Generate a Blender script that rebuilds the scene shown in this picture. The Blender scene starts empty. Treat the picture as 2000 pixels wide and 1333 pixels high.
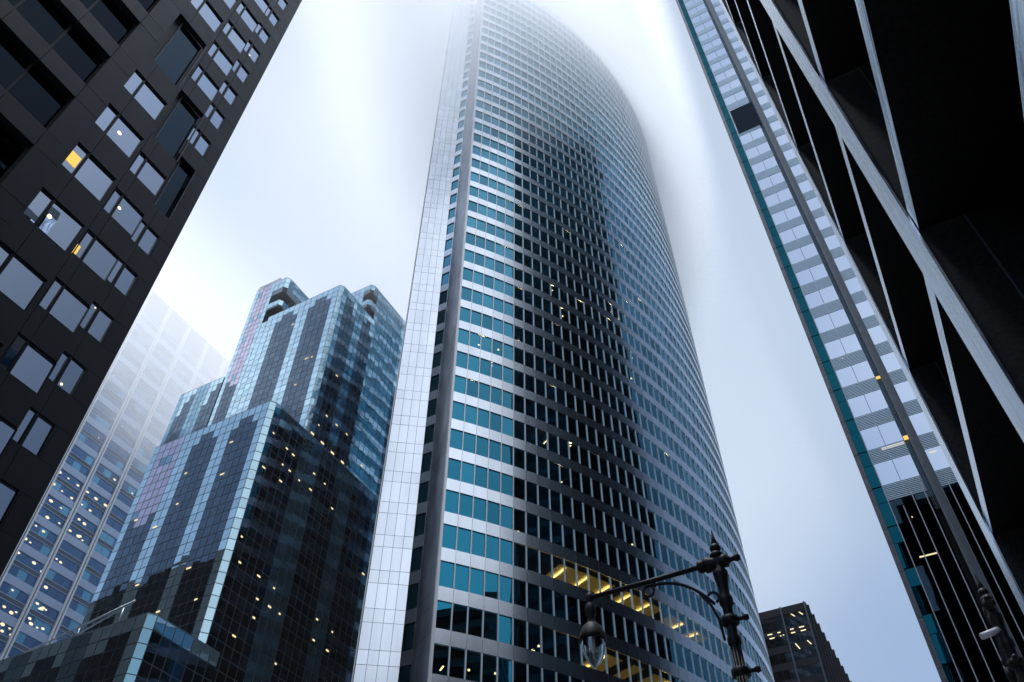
import bpy, math, random
from math import radians as RAD, sin, cos, pi, sqrt, atan2
from mathutils import Vector, Matrix, Euler
random.seed(7)
sc = bpy.context.scene
COL = sc.collection

# ------------------------------------------------------------------ helpers
class MB:
    """collects polygons; build() links them as ONE mesh object"""
    def __init__(s): s.v = []; s.f = []; s.mi = []; s.sm = []
    def poly(s, pts, mi=0, sm=False):
        n = len(s.v); s.v += [tuple(p) for p in pts]; s.f.append(tuple(range(n, n + len(pts)))); s.mi.append(mi); s.sm.append(sm)
    def box(s, x0, x1, y0, y1, z0, z1, mi=0):
        n = len(s.v)
        s.v += [(x0,y0,z0),(x1,y0,z0),(x1,y1,z0),(x0,y1,z0),(x0,y0,z1),(x1,y0,z1),(x1,y1,z1),(x0,y1,z1)]
        for f in ((0,3,2,1),(4,5,6,7),(0,1,5,4),(1,2,6,5),(2,3,7,6),(3,0,4,7)):
            s.f.append(tuple(n + i for i in f)); s.mi.append(mi); s.sm.append(False)
    def prism(s, pl, z0, z1, mi=0, top=True, bottom=True):
        n = len(s.v); k = len(pl)
        s.v += [(x, y, z0) for x, y in pl] + [(x, y, z1) for x, y in pl]
        for i in range(k):
            j = (i + 1) % k
            s.f.append((n+i, n+j, n+k+j, n+k+i)); s.mi.append(mi); s.sm.append(False)
        if top: s.f.append(tuple(n+k+i for i in range(k))); s.mi.append(mi); s.sm.append(False)
        if bottom: s.f.append(tuple(n+i for i in reversed(range(k)))); s.mi.append(mi); s.sm.append(False)
    def obox(s, o, u, w, nrm, a0, a1, d0, d1, z0, z1, mi=0):
        """box on a facade: o origin (x,y); u unit along, nrm unit outward; a along, d outward"""
        p = [(o[0]+u[0]*a+nrm[0]*d, o[1]+u[1]*a+nrm[1]*d) for a, d in ((a0,d0),(a1,d0),(a1,d1),(a0,d1))]
        s.prism(p, z0, z1, mi)
    def tube(s, path, rad, n=10, mi=0, caps=True):
        path = [Vector(p) for p in path]; rings = []
        for i, p in enumerate(path):
            a = path[max(i-1, 0)]; b = path[min(i+1, len(path)-1)]
            t = (b - a).normalized()
            ref = Vector((0,0,1)) if abs(t.z) < .9 else Vector((1,0,0))
            e1 = t.cross(ref).normalized(); e2 = t.cross(e1).normalized()
            r = rad[i] if isinstance(rad, (list, tuple)) else rad
            base = len(s.v)
            for k in range(n):
                an = 2*pi*k/n
                s.v.append(tuple(p + e1*(r*cos(an)) + e2*(r*sin(an))))
            rings.append(base)
        for a, b in zip(rings, rings[1:]):
            for k in range(n):
                k2 = (k+1) % n
                s.f.append((a+k, b+k, b+k2, a+k2)); s.mi.append(mi); s.sm.append(True)
        if caps:
            s.f.append(tuple(rings[0]+k for k in range(n))); s.mi.append(mi); s.sm.append(False)
            s.f.append(tuple(rings[-1]+k for k in reversed(range(n)))); s.mi.append(mi); s.sm.append(False)
    def lathe(s, cx, cy, prof, n=20, mi=0):
        """prof: list of (r, z)"""
        s.tube([(cx, cy, z) for r, z in prof], [max(r, .001) for r, z in prof], n, mi) if False else s._lathe(cx, cy, prof, n, mi)
    def _lathe(s, cx, cy, prof, n, mi):
        rings = []
        for r, z in prof:
            base = len(s.v); r = max(r, .0015)
            for k in range(n): s.v.append((cx + r*cos(2*pi*k/n), cy + r*sin(2*pi*k/n), z))
            rings.append(base)
        for a, b in zip(rings, rings[1:]):
            for k in range(n):
                k2 = (k+1) % n; s.f.append((a+k, a+k2, b+k2, b+k)); s.mi.append(mi); s.sm.append(True)
    def build(s, name, mats, parent=None, kind=None, label=None):
        me = bpy.data.meshes.new(name)
        o3 = parent.matrix_world.translation if parent is not None else None
        off = Vector((0,0,0))
        if parent is not None:
            p = parent
            while p is not None: off += p.location; p = p.parent
        me.from_pydata([(x-off.x, y-off.y, z-off.z) for x, y, z in s.v], [], s.f)
        if not isinstance(mats, (list, tuple)): mats = [mats]
        for m in mats: me.materials.append(m)
        me.polygons.foreach_set('material_index', s.mi)
        me.polygons.foreach_set('use_smooth', s.sm)
        me.update()
        ob = bpy.data.objects.new(name, me); COL.objects.link(ob)
        if parent is not None: ob.parent = parent
        if kind: ob['kind'] = kind
        if label: ob['label'] = label
        return ob

def empty(name, label, cat, loc, group=None):
    o = bpy.data.objects.new(name, None); COL.objects.link(o); o.location = loc
    o['label'] = label; o['category'] = cat
    if group: o['group'] = group
    return o

# ------------------------------------------------------------------ materials
def mat(name):
    m = bpy.data.materials.new(name); m.use_nodes = True
    nt = m.node_tree; nt.nodes.clear()
    out = nt.nodes.new('ShaderNodeOutputMaterial')
    return m, nt, out
def N(nt, t, **kw):
    n = nt.nodes.new(t)
    for k, v in kw.items():
        if k.startswith('i_'): n.inputs[k[2:].replace('_', ' ')].default_value = v
        else: setattr(n, k, v)
    return n
def c4(c): return (c[0], c[1], c[2], 1)
def pbr(name, col, rough=.5, metal=0, var=.0, scale=1., stretch=(1,1,1), bump=0, spec=.5, rvar=0, detail=4, island=0):
    m, nt, out = mat(name)
    b = N(nt, 'ShaderNodeBsdfPrincipled'); nt.links.new(b.outputs[0], out.inputs[0])
    b.inputs['Base Color'].default_value = c4(col); b.inputs['Roughness'].default_value = rough
    b.inputs['Metallic'].default_value = metal; b.inputs['Specular IOR Level'].default_value = spec
    if var or bump or rvar:
        tc = N(nt, 'ShaderNodeNewGeometry'); mp = N(nt, 'ShaderNodeMapping'); mp.inputs['Scale'].default_value = stretch
        nt.links.new(tc.outputs['Position'], mp.inputs['Vector'])
        no = N(nt, 'ShaderNodeTexNoise'); no.inputs['Scale'].default_value = scale; no.inputs['Detail'].default_value = detail
        no.inputs['Roughness'].default_value = .65
        nt.links.new(mp.outputs[0], no.inputs['Vector'])
        if var:
            mr = N(nt, 'ShaderNodeMapRange'); mr.inputs[1].default_value = .3; mr.inputs[2].default_value = .7
            mr.inputs[3].default_value = 1-var; mr.inputs[4].default_value = 1+var
            nt.links.new(no.outputs['Fac'], mr.inputs[0])
            hs = N(nt, 'ShaderNodeHueSaturation'); hs.inputs['Color'].default_value = c4(col)
            if island:
                mi_ = N(nt, 'ShaderNodeMapRange'); mi_.inputs[3].default_value = 1-island; mi_.inputs[4].default_value = 1+island
                nt.links.new(tc.outputs['Random Per Island'], mi_.inputs[0])
                mm = N(nt, 'ShaderNodeMath', operation='MULTIPLY'); nt.links.new(mi_.outputs[0], mm.inputs[0]); nt.links.new(mr.outputs[0], mm.inputs[1])
                nt.links.new(mm.outputs[0], hs.inputs['Value'])
            else: nt.links.new(mr.outputs[0], hs.inputs['Value'])
            nt.links.new(hs.outputs[0], b.inputs['Base Color'])
        if rvar:
            mr2 = N(nt, 'ShaderNodeMapRange'); mr2.inputs[1].default_value = .3; mr2.inputs[2].default_value = .7
            mr2.inputs[3].default_value = max(.02, rough-rvar); mr2.inputs[4].default_value = rough+rvar
            nt.links.new(no.outputs['Fac'], mr2.inputs[0]); nt.links.new(mr2.outputs[0], b.inputs['Roughness'])
        if bump:
            bp = N(nt, 'ShaderNodeBump'); bp.inputs['Strength'].default_value = bump; bp.inputs['Distance'].default_value = .02
            nt.links.new(no.outputs['Fac'], bp.inputs['Height']); nt.links.new(bp.outputs[0], b.inputs['Normal'])
    return m
def glass(name, t0, t1, refl0=.55, refl1=1.0, trans=(.25,.3,.33), wave=.0, wscale=.35, rough=.0, vary=.12, diff=None):
    """coated facade glass: tinted mirror (tint t0 face on, t1 at grazing angles) over a see-through pane"""
    m, nt, out = mat(name)
    lw = N(nt, 'ShaderNodeLayerWeight'); lw.inputs['Blend'].default_value = .5
    cm = N(nt, 'ShaderNodeMix', data_type='RGBA'); cm.inputs[6].default_value = c4(t0); cm.inputs[7].default_value = c4(t1)
    pw = N(nt, 'ShaderNodeMath', operation='POWER'); pw.inputs[1].default_value = 2.2
    nt.links.new(lw.outputs['Facing'], pw.inputs[0]); nt.links.new(pw.outputs[0], cm.inputs[0])
    gl = N(nt, 'ShaderNodeBsdfAnisotropic') if False else N(nt, 'ShaderNodeBsdfGlossy'); gl.inputs['Roughness'].default_value = rough
    gi = N(nt, 'ShaderNodeNewGeometry'); vr = N(nt, 'ShaderNodeMapRange'); vr.inputs[3].default_value = 1-vary; vr.inputs[4].default_value = 1+vary
    nt.links.new(gi.outputs['Random Per Island'], vr.inputs[0])
    hv = N(nt, 'ShaderNodeHueSaturation'); nt.links.new(vr.outputs[0], hv.inputs['Value']); nt.links.new(cm.outputs[2], hv.inputs['Color'])
    nt.links.new(hv.outputs[0], gl.inputs['Color'])
    tr = N(nt, 'ShaderNodeBsdfTransparent' if diff is None else 'ShaderNodeBsdfDiffuse'); tr.inputs['Color'].default_value = c4(trans if diff is None else diff)
    mr = N(nt, 'ShaderNodeMapRange'); mr.inputs[3].default_value = refl0; mr.inputs[4].default_value = refl1
    nt.links.new(pw.outputs[0], mr.inputs[0])
    mx = N(nt, 'ShaderNodeMixShader'); nt.links.new(mr.outputs[0], mx.inputs[0])
    nt.links.new(tr.outputs[0], mx.inputs[1]); nt.links.new(gl.outputs[0], mx.inputs[2])
    nt.links.new(mx.outputs[0], out.inputs[0])
    if wave:
        g = N(nt, 'ShaderNodeNewGeometry'); no = N(nt, 'ShaderNodeTexNoise'); no.inputs['Scale'].default_value = wscale
        no.inputs['Detail'].default_value = 1.5
        nt.links.new(g.outputs['Position'], no.inputs['Vector'])
        bp = N(nt, 'ShaderNodeBump'); bp.inputs['Strength'].default_value = 1.; bp.inputs['Distance'].default_value = wave
        nt.links.new(no.outputs['Fac'], bp.inputs['Height']); nt.links.new(bp.outputs[0], gl.inputs['Normal'])
    return m
def emit(name, col, st):
    m, nt, out = mat(name); e = N(nt, 'ShaderNodeEmission'); e.inputs[0].default_value = c4(col); e.inputs[1].default_value = st
    nt.links.new(e.outputs[0], out.inputs[0]); return m

M = {}
M['steel'] = pbr('brushed_steel_panel', (.74,.81,.90), .25, 1., var=.07, scale=.5, stretch=(1,1,.12), detail=2, island=.05)
M['steel_streak'] = pbr('dark_streaked_steel_panel', (.40,.42,.46), .36, 1., var=.32, scale=.5, stretch=(1,1,.25), rvar=.08)  # darker steel with vertical streaks, for the notch facet
M['steel_joint'] = pbr('panel_joint', (.10,.12,.15), .6)
M['mull'] = pbr('white_metal_mullion', (.86,.90,.95), .35, .2)
M['glass_teal'] = glass('teal_tower_glass', (.010,.165,.265), (.36,.62,.75), .90, 1., (.62,.66,.68), wave=.010, wscale=.25, vary=.2)
M['interior'] = pbr('dark_interior', (.018,.020,.022), .8)
M['ceil_emit'] = emit('glowing_office_ceiling', (1.,.60,.12), .9)
M['tube'] = emit('warm_ceiling_lamp', (1.,.80,.38), 26)
M['tube_hot'] = emit('bright_office_lamp', (1.,.68,.20), 30)
M['glass_dark'] = glass('smoked_curtain_glass', (.030,.050,.075), (.40,.50,.60), .93, 1., (.5,.5,.5), wave=.012, wscale=.30)
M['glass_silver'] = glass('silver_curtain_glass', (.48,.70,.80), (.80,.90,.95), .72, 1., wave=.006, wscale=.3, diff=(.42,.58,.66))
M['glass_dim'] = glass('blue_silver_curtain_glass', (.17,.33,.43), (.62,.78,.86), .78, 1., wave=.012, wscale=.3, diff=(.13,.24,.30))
M['glass_pink'] = glass('pink_curtain_glass', (.55,.50,.62), (.80,.76,.86), .72, 1., wave=.006, wscale=.3, diff=(.62,.50,.60))
M['cw_mull'] = pbr('curtain_wall_mullion', (.15,.21,.26), .4, .3)
M['roof'] = pbr('roof_membrane', (.12,.13,.14), .8, var=.2, scale=.4)
M['stone'] = pbr('dark_granite_panel', (.0085,.009,.013), .40, 0, var=.5, scale=1.3, rvar=.10, detail=8, spec=.4, island=.3)
M['stone_joint'] = pbr('granite_joint', (.006,.006,.008), .8)
M['frame_dark'] = pbr('black_window_frame', (.008,.011,.013), .35, .4)
M['glass_sky'] = glass('mirror_window_glass', (.48,.57,.72), (.70,.78,.90), .86, 1., (.6,.6,.6), wave=.010, wscale=.5, vary=.2)
M['glass_black'] = glass('louvre_dark_glass', (.03,.045,.06), (.20,.25,.30), .92, 1., (.3,.3,.3))
M['glass_ribbon'] = glass('dark_reflection_ribbon_glass', (.010,.014,.02), (.06,.08,.10), .95, 1., (.3,.3,.3))  # near-black tint stands in for a dark building mirrored in the ribbon windows
M['dstone'] = pbr('polished_black_granite', (.014,.014,.016), .5, 0, var=.95, scale=22, detail=8, spec=.25)
M['fascia'] = pbr('polished_granite_edge', (.72,.78,.88), .22, .95, var=1., scale=2.6, stretch=(3,.22,3), bump=.0, detail=9, rvar=.1)
M['pierface'] = pbr('polished_granite_pier', (.72,.78,.88), .22, .95, var=1., scale=2.6, stretch=(3,3,.22), bump=.0, detail=9, rvar=.1)
M['rg_glass'] = glass('mirror_spandrel_glass', (.60,.69,.83), (.8,.86,.95), .93, 1., (.6,.6,.6), wave=.004, wscale=.25)
M['rg_teal'] = glass('teal_edge_glass', (.006,.085,.115), (.1,.26,.3), .95, 1., (.4,.5,.5))
M['rg_side'] = glass('dark_side_glass', (.016,.035,.045), (.10,.16,.20), .95, 1., (.2,.2,.2))
M['louvre'] = pbr('grey_metal_louvre', (.62,.78,.90), .4, .5)
M['louvre_gap'] = pbr('louvre_gap', (.14,.20,.25), .8)
M['rg_metal'] = pbr('grey_ribbed_metal', (.20,.23,.26), .5, .3, var=.12, scale=2)
M['rg_edge'] = pbr('weathered_zinc_edge', (.16,.17,.19), .5, .5, var=.25, scale=1.5)
M['white_fin'] = pbr('white_metal_fin', (.62,.66,.74), .45, .1)
M['fl_col'] = pbr('white_aluminium_column', (.62,.66,.72), .4, .3)
M['fl_band'] = pbr('pale_spandrel_band', (.34,.44,.62), .45, .2, var=.08, scale=.8)
M['fl_glass'] = glass('blue_office_glass', (.07,.16,.32), (.35,.5,.65), .86, 1., (.6,.6,.6))
M['fl_glass2'] = glass('light_blue_office_glass', (.13,.36,.55), (.4,.6,.75), .92, 1., (.6,.6,.6))
M['fl_dark'] = pbr('grey_blue_spandrel', (.06,.09,.13), .4, .3)
M['fd_metal'] = pbr('black_steel_tower_metal', (.006,.009,.014), .6, 0, spec=.2)
M['fd_glass'] = glass('bronze_black_glass', (.03,.04,.055), (.15,.18,.22), .85, 1., (.6,.6,.6))
M['fd_line'] = pbr('grey_blue_fin', (.06,.08,.11), .5, .1)
M['iron'] = pbr('black_cast_iron', (.008,.008,.009), .55, .1, bump=.0, spec=.4)
M['globe'] = None
m, nt, out = mat('clear_lamp_globe')
g1 = N(nt, 'ShaderNodeBsdfGlass'); g1.inputs['Roughness'].default_value = .06; g1.inputs['Color'].default_value = (.80,.88,.88,1); g1.inputs['IOR'].default_value = 1.12
g2 = N(nt, 'ShaderNodeBsdfGlossy'); g2.inputs['Roughness'].default_value = .12; g2.inputs['Color'].default_value = (.8,.85,.88,1)
mx = N(nt, 'ShaderNodeMixShader'); mx.inputs[0].default_value = .22
nt.links.new(g1.outputs[0], mx.inputs[1]); nt.links.new(g2.outputs[0], mx.inputs[2]); nt.links.new(mx.outputs[0], out.inputs[0])
M['globe'] = m
M['rail'] = pbr('galvanised_rail', (.30,.33,.38), .45, .7)
M['asphalt'] = pbr('wet_asphalt', (.045,.046,.050), .45, 0, var=.3, scale=3)
M['paving'] = pbr('concrete_paving', (.22,.22,.22), .7, 0, var=.2, scale=2)
M['paint'] = pbr('white_road_paint', (.7,.7,.7), .6)
M['white_tube'] = pbr('white_enamel', (.75,.75,.8), .4)

# ------------------------------------------------------------------ camera
HEAD, PITCH, ROLL = RAD(28.5), RAD(47.43), RAD(.3)
camd = bpy.data.cameras.new('camera'); camd.lens = 36*1594/2000; camd.sensor_width = 36
camd.clip_start = .1; camd.clip_end = 6000
cam = bpy.data.objects.new('camera', camd); COL.objects.link(cam); sc.camera = cam
fw = Vector((-sin(HEAD)*cos(PITCH), cos(HEAD)*cos(PITCH), sin(PITCH)))
rt = Vector((cos(HEAD), sin(HEAD), 0)); up = rt.cross(fw)
r2 = rt*cos(ROLL) + up*sin(ROLL); u2 = -rt*sin(ROLL) + up*cos(ROLL)
cam.matrix_world = Matrix(((r2.x,u2.x,-fw.x,0),(r2.y,u2.y,-fw.y,0),(r2.z,u2.z,-fw.z,1.7),(0,0,0,1)))

# ------------------------------------------------------------------ generic pane grids
def tilt_quad(mb, o, u, n, a0, a1, z0, z1, d=0, t=.004, mi=0):
    """one pane; corners nudged a few mm in or out so neighbouring panes do not mirror as one sheet"""
    w = (a1-a0); h = (z1-z0)
    ta = random.gauss(0, t)*w*.5; tz = random.gauss(0, t)*h*.5
    P = []
    for a, z, s1, s2 in ((a0,z0,-1,-1),(a1,z0,1,-1),(a1,z1,1,1),(a0,z1,-1,1)):
        dd = d + s1*ta + s2*tz
        P.append((o[0]+u[0]*a+n[0]*dd, o[1]+u[1]*a+n[1]*dd, z))
    mb.poly(P, mi)

# ================================================================== 1. curved lens tower
def build_tower():
    T = empty('curved_tower', 'tall curved skyscraper of teal glass and steel bands, its top lost in cloud', 'skyscraper', (-40, 100, 0))
    CX, CY, R = -94.2, 101.9, 74.55
    AX = -40.9
    da = 1.134; a0 = -39.7; NB = 70; FH = 4.0; ROOF = 197.0
    def P(i, r=R):
        a = RAD(a0 + da*i); return (CX + r*cos(a), CY + r*sin(a))
    A = P(0); Bp = (-40.5, 56.6); Cp = (-41.8, 56.6); D = (-44.9, 54.35)
    front = [P(i) for i in range(NB+1)]
    rear = [(2*AX - x, y) for x, y in front]
    # body behind the skin
    core = [(x*.999-.35 if False else x, y) for x, y in []]
    def inset(i, d): return P(i, R-d)
    inner = [inset(i, .55) for i in range(0, NB+1)]
    rin = [(2*AX - x, y) for x, y in inner]
    f2 = [inset(i, 9.) for i in range(2, NB-1)]
    r2_ = [(2*AX - x, y) for x, y in f2]
    mb = MB(); mb.prism(f2 + r2_[::-1], 0, ROOF-.5); mb.build('core', M['interior'], T)
    # slabs
    slab = [(Bp[0]+.3, Bp[1]+.35)] + inner[2:] + [(2*AX-x, y) for x, y in inner[::-1][:-4]]
    mb = MB()
    for k in range(-7, 41):
        zz = 32.5 + 4*k
        if zz > 4: mb.prism(slab, zz-.75, zz-.35, 0)
    mb.build('floor_slab', M['interior'], T, kind='stuff')
    mb = MB(); pl = [P(0)] + front[1:] + [(2*AX-x, y) for x, y in front[::-1][:-1]] + [D, Cp, Bp]
    mb.prism(pl, ROOF, ROOF+.4, top=True); mb.build('roof', M['roof'], T)
    # curved facade: spandrels
    sp = MB(); jt = MB(); mu = MB(); gr = MB(); gs = []
    lo, hi = -8, 41
    WH = 2.62
    for i in range(NB):
        p, q = P(i), P(i+1)
        L = sqrt((q[0]-p[0])**2 + (q[1]-p[1])**2); u = ((q[0]-p[0])/L, (q[1]-p[1])/L); n = (u[1], -u[0])
        for k in range(lo, hi+1):
            zb = 32.5 + 4*k; zt = zb + WH
            if zt > ROOF - 1.2: continue
            z1 = min(zb + 4, ROOF)
            zc0, zc1 = zt, z1
            if k == lo: tilt_quad(sp, p, u, n, .015, L-.015, 0.3, zb, .03)
            tilt_quad(sp, p, u, n, .013, L-.013, zc0, zc1 if zb+4+WH <= ROOF-1.2 else ROOF, .03, t=.0035)
            # reveal under and above
            for (za, zb_) in ((zt, zt), (z1, z1)):
                sp.poly([(p[0]+n[0]*.03, p[1]+n[1]*.03, za), (q[0]+n[0]*.03, q[1]+n[1]*.03, za), (q[0]-n[0]*.14, q[1]-n[1]*.14, za), (p[0]-n[0]*.14, p[1]-n[1]*.14, za)])
            if k <= 3 and i < 25:
                gs.append((i, k, p, u, n, L, zb, zt))
            else:
                tilt_quad(gr, p, u, n, .05, L-.05, zb+.04, zt-.04, -.10, t=.003)
        jt.poly([(p[0], p[1], 0), (q[0], q[1], 0), (q[0], q[1], ROOF), (p[0], p[1], ROOF)]) if False else None
    # joint backing just behind the spandrels
    for k in range(lo, hi+1):
        zt = 32.5 + 4*k + WH; z1 = min(zt + 4 - WH, ROOF)
        if zt > ROOF - 1.2: continue
        for i in range(NB):
            p, q = P(i, R-.015), P(i+1, R-.015)
            jt.poly([(p[0], p[1], zt+.01), (q[0], q[1], zt+.01), (q[0], q[1], z1-.01), (p[0], p[1], z1-.01)])
    for i in range(NB+1):
        a = RAD(a0 + da*i); n = (cos(a), sin(a)); u = (-sin(a), cos(a)); o = P(i)
        for k in range(lo, hi+1):
            zb = 32.5 + 4*k
            if zb + WH > ROOF - 1.2: continue
            w = .06
            mu.obox(o, u, None, n, -w, w, -.14, .015, zb+.002, zb+WH-.002)
    sp.build('spandrel_band', M['steel'], T); jt.build('panel_joint', M['steel_joint'], T); mu.build('mullion', M['mull'], T, kind='stuff')
    gr.build('window_pane', M['glass_teal'], T, kind='stuff')
    for (i, k, p, u, n, L, zb, zt) in gs:
        b = MB(); tilt_quad(b, p, u, n, .05, L-.05, zb+.04, zt-.04, -.10, t=.004); b.build('window', M['glass_teal'], T)
    # rear facade (plain continuation, same panels)
    rp = MB(); rg = MB()
    for i in range(NB):
        p = (2*AX-P(i)[0], P(i)[1]); q = (2*AX-P(i+1)[0], P(i+1)[1])
        L = sqrt((q[0]-p[0])**2 + (q[1]-p[1])**2); u = ((q[0]-p[0])/L, (q[1]-p[1])/L)
        for k in range(lo, hi+1):
            zb = 32.5+4*k; zt = zb+WH
            if zt > ROOF-1.2: continue
            z1 = zb+4 if zb+4+WH <= ROOF-1.2 else ROOF
            rp.poly([(p[0],p[1],zt),(q[0],q[1],zt),(q[0],q[1],z1),(p[0],p[1],z1)])
            rg.poly([(p[0]+.1,p[1],zb),(q[0]+.1,q[1],zb),(q[0]+.1,q[1],zt),(p[0]+.1,p[1],zt)])
    rp.build('rear_spandrel', M['steel'], T); rg.build('rear_window_pane', M['glass_teal'], T, kind='stuff')
    # corner trim at the tip, then the notch facets
    t = MB(); a = RAD(a0); n = (cos(a), sin(a)); u = (-sin(a), cos(a))
    t.obox(A, u, None, n, -.20, .05, -.3, .05, 0, ROOF); t.build('corner_trim', M['mull'], T)
    def facet(p, q, cols, name, m, dn=.0):
        L = sqrt((q[0]-p[0])**2 + (q[1]-p[1])**2); u = ((q[0]-p[0])/L, (q[1]-p[1])/L); n = (u[1], -u[0])
        b = MB(); j = MB()
        j.poly([(p[0]-n[0]*.03, p[1]-n[1]*.03, 0), (q[0]-n[0]*.03, q[1]-n[1]*.03, 0), (q[0]-n[0]*.03, q[1]-n[1]*.03, ROOF), (p[0]-n[0]*.03, p[1]-n[1]*.03, ROOF)])
        for k in range(-8, 42):
            zb = 32.5 + 4*k; zt = zb + WH
            for c in range(cols):
                x0 = L*c/cols + .018; x1 = L*(c+1)/cols - .018
                if zt < ROOF: tilt_quad(b, p, u, n, x0, x1, max(zb+.02, .1), zt-.02, dn, t=.004)
                if zb+4 < ROOF: tilt_quad(b, p, u, n, x0, x1, zt+.02, zb+3.98, dn, t=.004)
        o1 = b.build(name, m, T); j.build('panel_joint', M['steel_joint'], T)
    facet(D, Cp, 4, 'white_end_wall', M['steel'])
    facet(Bp, A, 1, 'dark_side_wall', M['steel_streak'])
    # window strip B-C
    b = MB(); g = MB()
    L = Bp[0]-Cp[0]; u = (1, 0); n = (0, -1)
    for k in range(-8, 41):
        zb = 32.5+4*k; zt = zb+WH
        tilt_quad(b, Cp, u, n, 0, L, zt, zb+4, 0, t=.003)
        b.obox(Cp, u, None, n, L-.09, L, -.1, .02, zb+.002, zt-.002)
        g = MB(); tilt_quad(g, Cp, u, n, .02, L-.1, zb, zt, -.12, t=.004); g.build('side_window', M['glass_teal'], T)
    b.build('strip_spandrel', M['steel'], T)
    e = MB(); e.obox(D, ((Cp[0]-D[0])/3.83, (Cp[1]-D[1])/3.83), None, (.587,-.81), -.16, -.06, -.5, .0, 0, ROOF)
    e.obox(D, ((Cp[0]-D[0])/3.83, (Cp[1]-D[1])/3.83), None, (.587,-.81), -.05, -.005, -.5, -.1, 0, ROOF, 1)
    e.build('edge_fin', [M['mull'], M['steel_joint']], T)
    # ceiling lamps seen through the glass: (angle on the arc, height)
    lamps = [(-34.44,105.08),(-32.39,104.77),(-25.19,113.35),(-20.84,113.18),(-25.84,105.06),(-34.6,92.97),(-39.0,88.83),(-38.34,89.02),(-33.29,88.84),(-32.63,84.94),(-29.03,90.61),(-29.01,88.99),(-26.83,88.94),(-24.54,89.27),(-27.77,86.24),(-33.39,76.95),(-37.29,74.4),(-36.72,73.37),(-35.52,73.94),(-36.12,72.42),(-28.2,80.99),(-15.42,112.99),(-14.33,113.02),(-20.08,94.3),(-18.55,94.51),(-20.13,89.13),(-17.96,89.07),(-17.7,86.38),(-17.65,82.72),(-30.18,64.32),(-27.99,64.35),(-18.69,73.06),(-28.79,57.81),(-28.92,69.24),(-33.42,48.56),(-31.73,37.44),(-32.07,37.04),(-38.74,33.67),(-37.01,33.7),(-35.18,33.79),(-33.52,33.61),(-37.54,65.29),
             (-13.2,113.0),(-12.3,113.1),(-16.1,97.2),(-12.9,101.1),(-22.6,97.),(-15.8,61.2),(-24.3,61.3),(-12.5,69.),(-21.4,53.2)]
    for j, (an, z) in enumerate(lamps):
        k = math.floor((z - 32.5)/4); zb = 32.5+4*k
        zz = min(max(z, zb+.35), zb+WH-.2)
        dep = .35 + (j % 3)*.12
        a = RAD(an); n = (cos(a), sin(a)); u = (-sin(a), cos(a)); o = (CX+(R-dep)*cos(a), CY+(R-dep)*sin(a))
        b = MB(); kind = j % 4
        if kind == 0: b.obox(o, u, None, n, -.16, .16, -.6, -.45, zz-.05, zz+.03)
        elif kind == 1: b.obox(o, u, None, n, -.06, .06, -1.1, -.3, zz-.05, zz+.03)
        else: b._lathe(o[0], o[1], [(0, zz-.09), (.10, zz-.06), (.12, zz), (.10, zz+.05), (0, zz+.07)], 10, 0)
        b.build('ceiling_lamp', M['tube'], T)
    # lit offices: ceilings and back walls given a glow of their own, plus tube fittings
    def lit(k, i0, i1, skip=()):
        zc = 32.5+4*k+WH-.15
        for i in range(i0, i1+1):
            if i in skip: continue
            p, q = P(i, R-.8), P(i+1, R-.8); p2, q2 = P(i, R-7), P(i+1, R-7)
            b = MB(); b.poly([(p[0],p[1],zc),(p2[0],p2[1],zc),(q2[0],q2[1],zc),(q[0],q[1],zc)][::-1])
            b.poly([(p2[0],p2[1],zc-2.4),(q2[0],q2[1],zc-2.4),(q2[0],q2[1],zc),(p2[0],p2[1],zc)])
            b.build('glowing_ceiling', M['ceil_glow'], T)
            if (i - i0) % 2 == 0:
                a = RAD(a0+da*(i+.55)); n = (cos(a), sin(a)); u = (-sin(a), cos(a)); o = P(i+.55)
                b = MB(); b.obox(o, u, None, n, -.10, .10, -4.6, -1.0, zc-.16, zc-.10); b.build('lamp_tube', M['tube_hot'], T)
    lit(3, 9, 24, skip=(14, 19, 22)); lit(1, 12, 18, skip=(14, 16))
    return T
# pale office ceiling tiles; the tube light on them is put in as emission
M['ceil_glow'] = None
m, nt, out = mat('warm_glow_ceiling')
b_ = N(nt, 'ShaderNodeBsdfPrincipled'); b_.inputs['Base Color'].default_value = (.8,.72,.45,1); b_.inputs['Roughness'].default_value = .5
b_.inputs['Emission Color'].default_value = (1,.62,.12,1); b_.inputs['Emission Strength'].default_value = 1.0
nt.links.new(b_.outputs[0], out.inputs[0]); M['ceil_glow'] = m
build_tower()

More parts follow.
